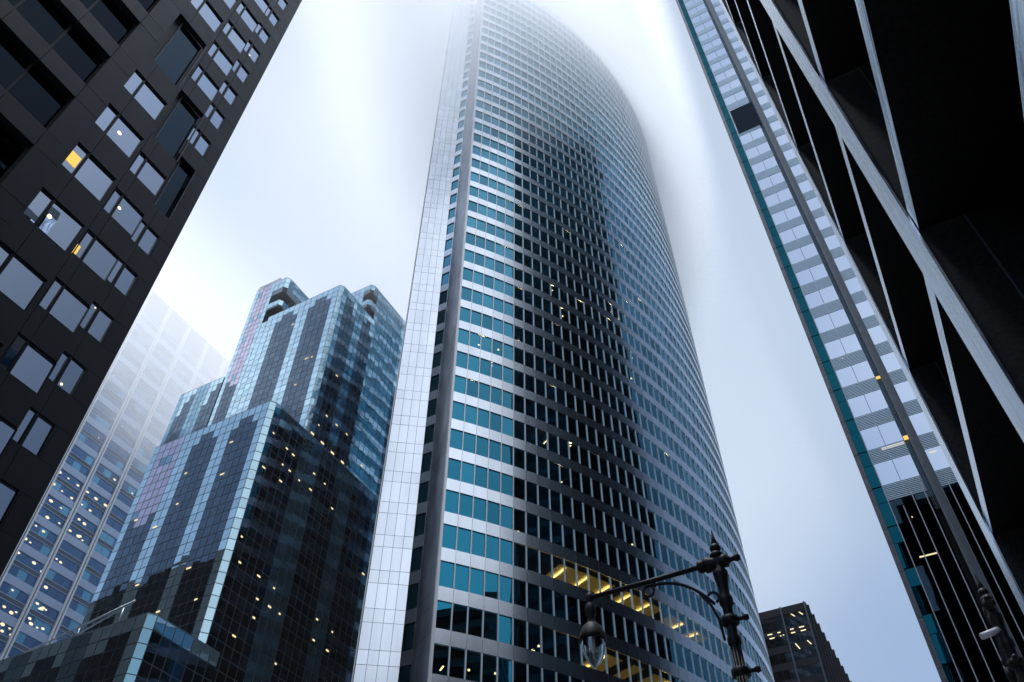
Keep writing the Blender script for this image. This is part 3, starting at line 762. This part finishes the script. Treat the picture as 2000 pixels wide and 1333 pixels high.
    o.obox((0, Y), u, None, n, 1.2, 4.45, -.02, .10, zq0, zq1); ob = o.build('dark_screen', M['glass_ribbon'], B)
    fr = MB(); fr.obox((0, Y), u, None, n, 1.12, 1.2, -.02, .13, zq0, zq1); fr.build('frame', M['rg_metal'], ob)
    # lamps
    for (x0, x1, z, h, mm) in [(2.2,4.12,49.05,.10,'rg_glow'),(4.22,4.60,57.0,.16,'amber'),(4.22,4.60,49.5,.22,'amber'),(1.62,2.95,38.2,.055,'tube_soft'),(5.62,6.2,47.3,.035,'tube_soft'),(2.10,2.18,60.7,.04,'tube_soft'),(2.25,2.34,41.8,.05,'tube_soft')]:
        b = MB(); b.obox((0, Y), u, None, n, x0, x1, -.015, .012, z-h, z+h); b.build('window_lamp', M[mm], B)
    return B
M['rg_mirrored_dark'] = glass('mirrored_dark_glass', (.030,.055,.075), (.15,.22,.26), .93, 1., (.3,.3,.3), wave=.02, wscale=.25)  # dark tint stands in for buildings mirrored in these panes
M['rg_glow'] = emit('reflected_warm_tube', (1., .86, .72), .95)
Rg = build_right_glass()
Rg.scale = (.862,.862,.862); Rg.location = (0, 56.03, 0)     # floors are 3.4 m high

# ================================================================== 6. black granite frame building on the right
def build_black():
    U_ = 1.6
    B = empty('black_granite_building', 'black granite building overhead at the right with deep frames and polished edges', 'office building', (20, 0, 0))
    HB = 63.; XW = U_; YE = 9.8*U_; Y0 = -32.
    ledges = [2.92, 5.45, 8.03, 10.97, 13.93, 16.88, 19.88, 22.85, 25.8, 28.8, 31.8, 34.8, 37.8, 40.8, 43.8, 46.8]
    # glazed wall set deep behind the frames
    g = MB(); g.box(XW+2.6, 60, Y0+.3, YE-.4, 0, HB-.4); g.build('recessed_wall', M['dstone'], B)
    r = MB(); r.box(XW+.02, 60, Y0, YE, HB-.4, HB+.5); r.build('roof', M['roof'], B)
    piers = [(4.66, 5.22), (9.24, 9.8), (.08, .64), (-4.5, -3.94), (-9.1, -8.54), (-13.7, -13.14), (-18.3, -17.7)]
    for a, b_ in piers:
        p = MB()
        z = 0
        p.box(XW+.03, XW+2.65, a*U_+.02, b_*U_-.02, 0, HB-.45, 1)
        zs = [0] + [l*U_+1.7 for l in ledges if l*U_+1.7 < HB-1] + [HB-.45]
        p.poly([(XW, b_*U_, 0), (XW, a*U_, 0), (XW, a*U_, HB-.45), (XW, b_*U_, HB-.45)])
        p.poly([(XW, a*U_, 0), (XW+.03, a*U_, 0), (XW+.03, a*U_, HB-.45), (XW, a*U_, HB-.45)])
        p.poly([(XW, b_*U_, 0), (XW+.03, b_*U_, 0), (XW+.03, b_*U_, HB-.45), (XW, b_*U_, HB-.45)])
        j = p.build('pier', [M['pierface'], M['dstone']], B)
        q = MB(); q.box(XW+.55, XW+.575, a*U_-.004+.02, a*U_+.03, 0, HB-.5); q.build('joint', M['fd_line'], j)
    for l in ledges:
        z1 = l*U_ + 1.7; z0 = z1 - .25*U_
        if z1 > HB-1: break
        ys = sorted([(a*U_, b_*U_) for a, b_ in piers]); prev = Y0
        b = MB()
        for a, c in ys + [(YE, YE)]:
            if a - prev > .3:
                b.poly([(XW+.04, a, z0), (XW+.04, prev, z0), (XW+.04, prev, z1), (XW+.04, a, z1)])
                b.box(XW+.045, XW+2.62, prev, a, z0+.005, z1-.005, 1)
            prev = c
        b.build('ledge', [M['fascia'], M['dstone']], B)
    # unseen block added to darken reflections in the curved tower and granite building
    w_ = MB(); w_.box(49, 76, 9, 44, 0, 90); rw = w_.build('reflection_block', M['dstone'], B)
    w_ = MB()
    for z_ in range(6, 88, 4): w_.box(48.9, 49, 10, 43, z_, z_+2.2); w_.box(50, 75, 44, 44.1, z_, z_+2.2)
    w_.build('window_band', M['glass_black'], rw)
    # windows deep in the recess of the bay nearest the corner
    for i in range(len(ledges)-1):
        z0 = ledges[i]*U_+1.7; z1 = ledges[i+1]*U_+1.7-.4
        if z1 > 45: break
        for a, c in ((5.22, 9.24), (.64, 4.66)):
            b = MB(); b.box(XW+2.45, XW+2.55, a*U_+.3, c*U_-.3, z0+.3, z1-.3); b.build('window', M['glass_black'], B)
build_black()

# ================================================================== 7. dark slab far down the street
def build_far_dark():
    Y = 190.; H = 103.4; XL, XR = -44., -23.1
    B = empty('black_steel_tower', 'small black office tower with a few lit windows and ribbed side, far down the street', 'office building', (-33, 215, 0))
    b = MB(); b.box(XL, XR, Y+.3, 262, 0, H-.15); b.build('inner_wall', M['fd_metal'], B)
    r = MB(); r.box(XL, XR+.2, Y, 262, H-.15, H+.25); r.build('roof', M['fd_metal'], B)
    g = MB(); u, n = (1, 0), (0, -1)
    fh = 4.0; z = H - 5.2; cnt = 0
    sp = MB()
    sp.obox((0, Y), u, None, n, XL, XR, -.3, 0, H-1.6, H-.16)
    while z > 2:
        for i in range(14):
            x0 = XL + i*(XR-XL)/14
            w = MB(); tilt_quad(w, (0, Y), u, n, x0+.06, x0+(XR-XL)/14-.06, z+.1, z+2.5, -.15, .006)
            if z > 62 and i > 6: w.build('window', M['fd_glass'], B)
            else: tilt_quad(g, (0, Y), u, n, x0+.06, x0+(XR-XL)/14-.06, z+.1, z+2.5, -.15, .006)
        sp.obox((0, Y), u, None, n, XL, XR, -.3, 0, z-1.5, z+.1)
        z -= fh
    g.build('window_pane', M['fd_glass'], B, kind='stuff'); sp.build('spandrel', M['fd_metal'], B)
    for xx in (-40.5, -34.6, -29.0, -23.25):
        f = MB(); f.obox((0, Y), u, None, n, xx-.14, xx+.14, 0, .45, 0, H+.3); f.build('column', M['fd_line'], B)
    for k in range(14):
        f = MB(); yy = Y + .4 + 5.05*k; f.box(XR, XR+.72, yy, yy+.5, 0, H-.4); f.build('side_fin', M['fd_metal'], B)
        f = MB(); f.box(XR+.01, XR+.06, yy+.6, yy+4.9, 0, H-1.) ; f.build('side_glazing', M['fd_glass'], B)
    for (x, z, w, h) in [(-26.5,101.1,.16,.42),(-24.6,101.1,.16,.42),(-27.6,97.8,.42,.13),(-27.5,96.9,.5,.13),(-25.3,97.8,.6,.13),(-25.1,96.9,.6,.13),(-32.9,97.7,.6,.13),(-32.6,96.7,.6,.13),(-30.7,97.7,.35,.13),(-30.5,96.8,.16,.13),(-29.8,96.85,.14,.13),(-27.3,93.5,.13,.75),(-24.5,93.8,.13,.55)]:
        b = MB()
        if h > .3:   # tube seen end on along the ceiling
            b.poly([(x-.35-w, Y-.02, z+h), (x-.35+w, Y-.02, z+h), (x+.35+w, Y-.02, z-h), (x+.35-w, Y-.02, z-h)])
        else: b.box(x-w, x+w, Y-.03, Y-.01, z-h, z+h)
        b.build('window_lamp', M['fd_lamp'], B)
M['fd_lamp'] = emit('cream_window_lamp', (1., .86, .52), 1.3)
build_far_dark()

# ================================================================== 8. street lamps
def lamp_parts(name, label, loc, rz=0, group='ornate street lamps'):
    """ornate post lamp; arm runs along local -X. built round the origin, placed by its empty"""
    E_ = empty(name, label, 'street lamp', (0,0,0), group)
    ZA = 9.6                         # height of the arm
    b = MB()
    b._lathe(0,0,[(.34,0),(.34,.25),(.28,.3),(.26,.9),(.2,1.05),(.17,1.3),(.12,1.45),(.092,4),(.078,8.1)],20,0)
    for k in range(10):   # fluting
        a = 2*pi*k/10; b.tube([(.096*cos(a), .096*sin(a), 1.5), (.078*cos(a), .078*sin(a), 8.1)], .013, 5)
    b.build('post', M['iron'], E_)
    b = MB(); b._lathe(0,0,[(.08,8.05),(.11,8.1),(.11,8.2),(.085,8.25),(.085,8.75),(.115,8.8),(.12,8.9),(.088,8.98),(.095,9.15),(.125,9.32),(.13,9.40),(.10,9.45),(.09,9.64),(.07,9.68)],20,0)
    for zc in (7.62, 8.5):
        b._lathe(0,0,[(.10,zc-.08),(.15,zc-.05),(.15,zc+.05),(.10,zc+.08)],16,0)
        b.tube([(.1,0,zc),(.26,0,zc)], .035, 8); b._lathe(.27,0,[(0,zc-.06),(.05,zc-.03),(.05,zc+.03),(0,zc+.06)],10,0)
    b.build('capital', M['iron'], E_)
    b = MB(); b._lathe(0,0,[(.07,9.66),(.115,9.69),(.125,9.74),(.09,9.79),(.05,9.81),(.08,9.83),(.10,9.88),(.08,9.94),(.04,9.96),(.055,9.98),(.03,10.10),(.001,10.30)],18,0)
    b.build('finial', M['iron'], E_)
    # cross arm with collar and end ball
    b = MB(); b.tube([(-2.38,0,ZA-.02),(-.2,0,ZA)], .046, 12)
    def xl(prof, n=14):
        rings = []
        for x, r in prof:
            base = len(b.v)
            for k in range(n): b.v.append((x, r*cos(2*pi*k/n), ZA + r*sin(2*pi*k/n)))
            rings.append(base)
        for p, q in zip(rings, rings[1:]):
            for k in range(n): b.f.append((p+k, q+k, q+(k+1)%n, p+(k+1)%n)); b.mi.append(0); b.sm.append(True)
    xl([(-.38,.05),(-.36,.10),(-.30,.12),(-.26,.10),(-.24,.135),(-.17,.14),(-.1,.11),(.08,.11),(.12,.12),(.16,.11),(.19,.07),(.23,.045),(.27,.045),(.30,.06),(.34,.07),(.38,.055),(.405,.002)])
    arm = b.build('arm', M['iron'], E_)
    # scroll bracket under the arm
    b = MB(); pts = []
    for t in range(0, 21):
        s_ = t/20; pts.append((-1.32 + 1.12*s_, 0, ZA-.10 - .02*s_ - .62*(s_**2.6)))
    b.tube(pts, .028, 8)
    sp = [(-1.32,ZA-.10)]
    for t in range(0, 15): a = RAD(90 + t*22); sp.append((-1.32 + .10*cos(a) , ZA-.20 + .10*sin(a)))
    b.tube([(x,0,z) for x, z in sp[1:]], .024, 8)
    sp = []
    for t in range(0, 15): a = RAD(-60 + t*22); r_ = .12-.004*t; sp.append((-.22 + r_*cos(a), ZA-.62 + r_*sin(a)))
    b.tube([(x,0,z) for x, z in sp], .024, 8)
    b.tube([(-.42,0,ZA-.50),(-.26,0,ZA-.75),(-.17,0,ZA-1.05),(-.15,0,ZA-1.4)], .022, 8)
    b.build('scroll_bracket', M['iron'], E_)
    # hanging lantern
    lx = -2.46
    b = MB(); b._lathe(lx,0,[(.002,ZA+.14),(.03,ZA+.08),(.06,ZA+.05),(.085,ZA-.02),(.06,ZA-.09),(.04,ZA-.12),(.09,ZA-.16),(.10,ZA-.34),(.07,ZA-.38),(.07,ZA-.50),(.10,ZA-.53),(.17,ZA-.60),(.225,ZA-.72),(.245,ZA-.80),(.25,ZA-.85),(.21,ZA-.86)],22,0)
    hd = b.build('lantern_hood', M['iron'], E_)
    b = MB(); b._lathe(lx,0,[(.205,ZA-.84),(.212,ZA-.92),(.20,ZA-1.04),(.16,ZA-1.17),(.10,ZA-1.27),(.04,ZA-1.315),(.001,ZA-1.325)],26,0)
    b.build('glass_globe', M['globe'], hd)
    b = MB(); b._lathe(lx,0,[(.03,ZA-.82),(.04,ZA-.9),(.035,ZA-1.05),(.001,ZA-1.1)],12,0); b.build('bulb', M['white_tube'], hd)
    E_.location = loc; E_.rotation_euler = (0, 0, rz)
    return E_
k_ = 13./13.
L1 = lamp_parts('street_lamp', 'black ornate street lamp with a long arm and hanging glass globe before the curved tower', (-2.775, 12.70, 0))
def copy_tree(o, parent=None):
    c = o.copy(); COL.objects.link(c); c.parent = parent
    for ch in list(o.children): copy_tree(ch, c)
    return c
L2 = copy_tree(L1); L2.location = (1.22, 16.5, 0); L2.rotation_euler = (0, 0, RAD(-90))
L2['label'] = 'black ornate street lamp at the bottom right before the mirror glass tower'
b = MB(); b.tube([(1.19,16.45,9.12),(.86,16.35,9.02)], .06, 10)
t_ = bpy.data.objects.new
ob = b.build('security_camera', M['white_tube'])
ob['label'] = 'small white tubular camera fixed to the post of the street lamp at the bottom right'; ob['category'] = 'camera'

# ================================================================== ground
def struct(ob): ob['kind'] = 'structure'; return ob
b = MB(); b.poly([(-900,-900,0),(900,-900,0),(900,900,0),(-900,900,0)]); struct(b.build('ground', M['paving']))
b = MB(); b.poly([(-20.5,-900,.006),(-4.2,-900,.006),(-4.2,900,.006),(-20.5,900,.006)]); struct(b.build('road', M['asphalt']))
b = MB(); b.box(-4.2,-3.9,-200,185,0,.14); b.box(-20.8,-20.5,-200,185,0,.14); struct(b.build('kerb', M['paving']))
b = MB(); y = -60
while y < 180: b.poly([(-12.42,y,.012),(-12.28,y,.012),(-12.28,y+3,.012),(-12.42,y+3,.012)]); y += 9
struct(b.build('road_marking', M['paint']))

# ================================================================== low cloud
HX0, HX1, HY0, HY1, HZ0, HZ1 = -235, 75, -45, 275, -1., 280.5
m, nt, out = mat('low_cloud_air')
pv = N(nt, 'ShaderNodeVolumePrincipled'); pv.inputs['Color'].default_value = (.99,.993,1,1); pv.inputs['Anisotropy'].default_value = .3
geo = N(nt, 'ShaderNodeNewGeometry'); sx = N(nt, 'ShaderNodeSeparateXYZ'); nt.links.new(geo.outputs['Position'], sx.inputs[0])
def MA(op, a, b=None, clamp=False):
    n_ = N(nt, 'ShaderNodeMath', operation=op, use_clamp=clamp)
    for i, v in enumerate((a, b)):
        if v is None: continue
        if isinstance(v, (int, float)): n_.inputs[i].default_value = v
        else: nt.links.new(v, n_.inputs[i])
    return n_.outputs[0]
xr = MA('MULTIPLY', MA('MAXIMUM', MA('ADD', sx.outputs[0], 37.), 0.), 2.1)
xl_ = MA('MULTIPLY', MA('MAXIMUM', MA('SUBTRACT', -37., sx.outputs[0]), 0.), .17)
yn = MA('MULTIPLY', MA('MAXIMUM', MA('SUBTRACT', 54., sx.outputs[1]), 0.), .9)
base = MA('ADD', MA('ADD', xr, xl_), MA('ADD', yn, 109.))
no = N(nt, 'ShaderNodeTexNoise'); no.inputs['Scale'].default_value = .02; no.inputs['Detail'].default_value = 2.5
nt.links.new(geo.outputs['Position'], no.inputs['Vector'])
base = MA('ADD', base, MA('MULTIPLY', MA('SUBTRACT', no.outputs['Fac'], .5), 46.))
dens = MA('MULTIPLY', MA('MAXIMUM', MA('SUBTRACT', sx.outputs[2], base), 0.), .0034)
# the bank is thickest where it drags round the tower
ex = MA('DIVIDE', MA('ADD', sx.outputs[0], 34.), 22.); ey = MA('DIVIDE', MA('SUBTRACT', sx.outputs[1], 78.), 52.)
rr = MA('ADD', MA('MULTIPLY', ex, ex), MA('MULTIPLY', ey, ey))
near = N(nt, 'ShaderNodeMapRange', interpolation_type='SMOOTHSTEP'); near.inputs[1].default_value = .9; near.inputs[2].default_value = 2.5; near.inputs[3].default_value = .036; near.inputs[4].default_value = .0015
nt.links.new(rr, near.inputs[0]); cap = near.outputs[0]
hi_ = MA('MULTIPLY', MA('MAXIMUM', MA('SUBTRACT', sx.outputs[2], 160.), 0.), .008)   # thickens upwards
cap = MA('MULTIPLY', cap, MA('ADD', hi_, 1.))
cap = MA('ADD', cap, MA('MULTIPLY', MA('MULTIPLY', MA('SUBTRACT', -125., sx.outputs[0]), .03, True), .018))
cap = MA('SUBTRACT', cap, MA('MULTIPLY', MA('MULTIPLY', MA('ADD', sx.outputs[0], 14.), .1, True), .004))
dens = MA('MINIMUM', dens, cap)
fade = MA('MULTIPLY', MA('SUBTRACT', 204., sx.outputs[2]), 1/9., True)
right = MA('MULTIPLY', MA('ADD', sx.outputs[0], 12.), .1, True)
fade = MA('MAXIMUM', fade, right)
dens = MA('ADD', MA('MULTIPLY', dens, fade), .0001)
nt.links.new(dens, pv.inputs['Density'])
nt.links.new(pv.outputs[0], out.inputs['Volume'])
b = MB(); b.box(HX0, HX1, HY0, HY1, HZ0, HZ1); hz = b.build('haze', m); hz['kind'] = 'stuff'

# ================================================================== sky and sun
SUN_AZ, SUN_EL = RAD(-97), RAD(79)    # azimuth clockwise from +Y
w = bpy.data.worlds.new('World'); sc.world = w; w.use_nodes = True
nt = w.node_tree; nt.nodes.clear()
out = N(nt, 'ShaderNodeOutputWorld'); bg = N(nt, 'ShaderNodeBackground'); nt.links.new(bg.outputs[0], out.inputs[0])
tc = N(nt, 'ShaderNodeTexCoord')
def MA(op, a, b=None, clamp=False):
    n_ = N(nt, 'ShaderNodeMath', operation=op, use_clamp=clamp)
    for i, v in enumerate((a, b)):
        if v is None: continue
        if isinstance(v, (int, float)): n_.inputs[i].default_value = v
        else: nt.links.new(v, n_.inputs[i])
    return n_.outputs[0]
def dirpx(px, py):
    v = r2*((px-1000)/1594) - u2*((py-666.5)/1594) + fw; v.normalize(); return v
lobe = dirpx(700, 430)
dp = N(nt, 'ShaderNodeVectorMath', operation='DOT_PRODUCT'); dp.inputs[1].default_value = lobe
nt.links.new(tc.outputs['Generated'], dp.inputs[0])
no = N(nt, 'ShaderNodeTexNoise'); no.inputs['Scale'].default_value = 2.6; no.inputs['Detail'].default_value = 3; no.inputs['Roughness'].default_value = .45
nt.links.new(tc.outputs['Generated'], no.inputs['Vector'])
f = MA('ADD', dp.outputs['Value'], MA('MULTIPLY', MA('SUBTRACT', no.outputs['Fac'], .5), .16))
ramp = N(nt, 'ShaderNodeValToRGB'); nt.links.new(f, ramp.inputs[0])
cr = ramp.color_ramp; cr.interpolation = 'EASE'
cr.elements[0].position = .70; cr.elements[0].color = (.33,.45,.66,1)
cr.elements[1].position = 1.0; cr.elements[1].color = (.58,.67,.80,1)
e_ = cr.elements.new(.86); e_.color = (.51,.62,.77,1)
e_ = cr.elements.new(.95); e_.color = (.50,.60,.75,1)
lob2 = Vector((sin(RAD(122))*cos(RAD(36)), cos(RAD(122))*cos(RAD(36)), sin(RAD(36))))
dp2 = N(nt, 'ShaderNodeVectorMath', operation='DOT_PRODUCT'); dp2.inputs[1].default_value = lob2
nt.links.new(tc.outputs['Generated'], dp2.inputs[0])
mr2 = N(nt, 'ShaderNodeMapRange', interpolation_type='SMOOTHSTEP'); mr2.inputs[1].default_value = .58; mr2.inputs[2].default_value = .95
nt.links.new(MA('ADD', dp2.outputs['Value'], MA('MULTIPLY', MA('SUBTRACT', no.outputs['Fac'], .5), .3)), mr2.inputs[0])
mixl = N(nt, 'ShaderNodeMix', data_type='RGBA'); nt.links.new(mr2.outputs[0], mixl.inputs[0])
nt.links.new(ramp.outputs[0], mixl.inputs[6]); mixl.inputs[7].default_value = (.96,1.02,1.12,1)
# overcast brightening towards the zenith (above the frame)
sx = N(nt, 'ShaderNodeSeparateXYZ'); nt.links.new(tc.outputs['Generated'], sx.inputs[0])
zen = N(nt, 'ShaderNodeMapRange'); zen.inputs[1].default_value = .93; zen.inputs[2].default_value = 1.; zen.inputs[3].default_value = 1.; zen.inputs[4].default_value = 2.6
nt.links.new(sx.outputs[2], zen.inputs[0])
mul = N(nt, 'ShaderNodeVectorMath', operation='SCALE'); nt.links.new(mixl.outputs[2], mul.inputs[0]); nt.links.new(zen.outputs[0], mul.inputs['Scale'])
# sky dimmed low in the east, added to darken the mirrored windows
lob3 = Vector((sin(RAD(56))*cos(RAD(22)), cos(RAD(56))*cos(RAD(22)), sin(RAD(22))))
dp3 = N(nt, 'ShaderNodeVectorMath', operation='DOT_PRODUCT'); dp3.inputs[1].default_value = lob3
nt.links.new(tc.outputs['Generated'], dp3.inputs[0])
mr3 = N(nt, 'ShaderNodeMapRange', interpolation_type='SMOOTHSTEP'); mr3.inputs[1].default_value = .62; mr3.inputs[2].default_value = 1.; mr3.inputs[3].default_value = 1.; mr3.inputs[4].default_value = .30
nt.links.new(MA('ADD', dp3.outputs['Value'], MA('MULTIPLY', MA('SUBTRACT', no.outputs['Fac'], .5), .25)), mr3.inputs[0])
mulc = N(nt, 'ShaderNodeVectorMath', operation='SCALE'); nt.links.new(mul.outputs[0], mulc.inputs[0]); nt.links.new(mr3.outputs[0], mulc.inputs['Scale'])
# darker below the horizon
hz_ = N(nt, 'ShaderNodeMapRange'); hz_.inputs[1].default_value = -.05; hz_.inputs[2].default_value = .05; hz_.inputs[3].default_value = .15; hz_.inputs[4].default_value = 1.
nt.links.new(sx.outputs[2], hz_.inputs[0])
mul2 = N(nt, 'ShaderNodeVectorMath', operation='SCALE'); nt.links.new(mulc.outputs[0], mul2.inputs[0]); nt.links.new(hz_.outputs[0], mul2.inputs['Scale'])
sky = N(nt, 'ShaderNodeTexSky'); sky.sky_type = 'NISHITA'; sky.sun_disc = False; sky.sun_elevation = SUN_EL; sky.sun_rotation = SUN_AZ
sky.air_density = 1.; sky.dust_density = 3.
ssc = N(nt, 'ShaderNodeVectorMath', operation='SCALE'); nt.links.new(sky.outputs[0], ssc.inputs[0]); ssc.inputs['Scale'].default_value = .012
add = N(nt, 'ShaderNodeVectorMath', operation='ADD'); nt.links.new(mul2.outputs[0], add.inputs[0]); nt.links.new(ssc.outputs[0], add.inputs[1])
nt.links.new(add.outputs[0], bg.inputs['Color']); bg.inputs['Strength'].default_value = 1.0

sd = bpy.data.lights.new('sun', 'SUN'); sd.energy = 6.3; sd.angle = RAD(12); sd.color = (.90,.94,1.)
so = bpy.data.objects.new('sun', sd); COL.objects.link(so)
dv = Vector((sin(SUN_AZ)*cos(SUN_EL), cos(SUN_AZ)*cos(SUN_EL), sin(SUN_EL)))
so.rotation_euler = dv.to_track_quat('Z', 'Y').to_euler(); so.location = (0, 0, 400)

# ------------------------------------------------------------------ render settings
sc.view_settings.view_transform = 'Standard'; sc.view_settings.look = 'None'; sc.view_settings.gamma = 1; sc.view_settings.exposure = 0
cy = sc.cycles
cy.max_bounces = 12; cy.glossy_bounces = 5; cy.transparent_max_bounces = 12; cy.transmission_bounces = 4; cy.diffuse_bounces = 2
cy.volume_bounces = 10; cy.volume_step_rate = 1.0; cy.volume_max_steps = 64
cy.use_denoising = True
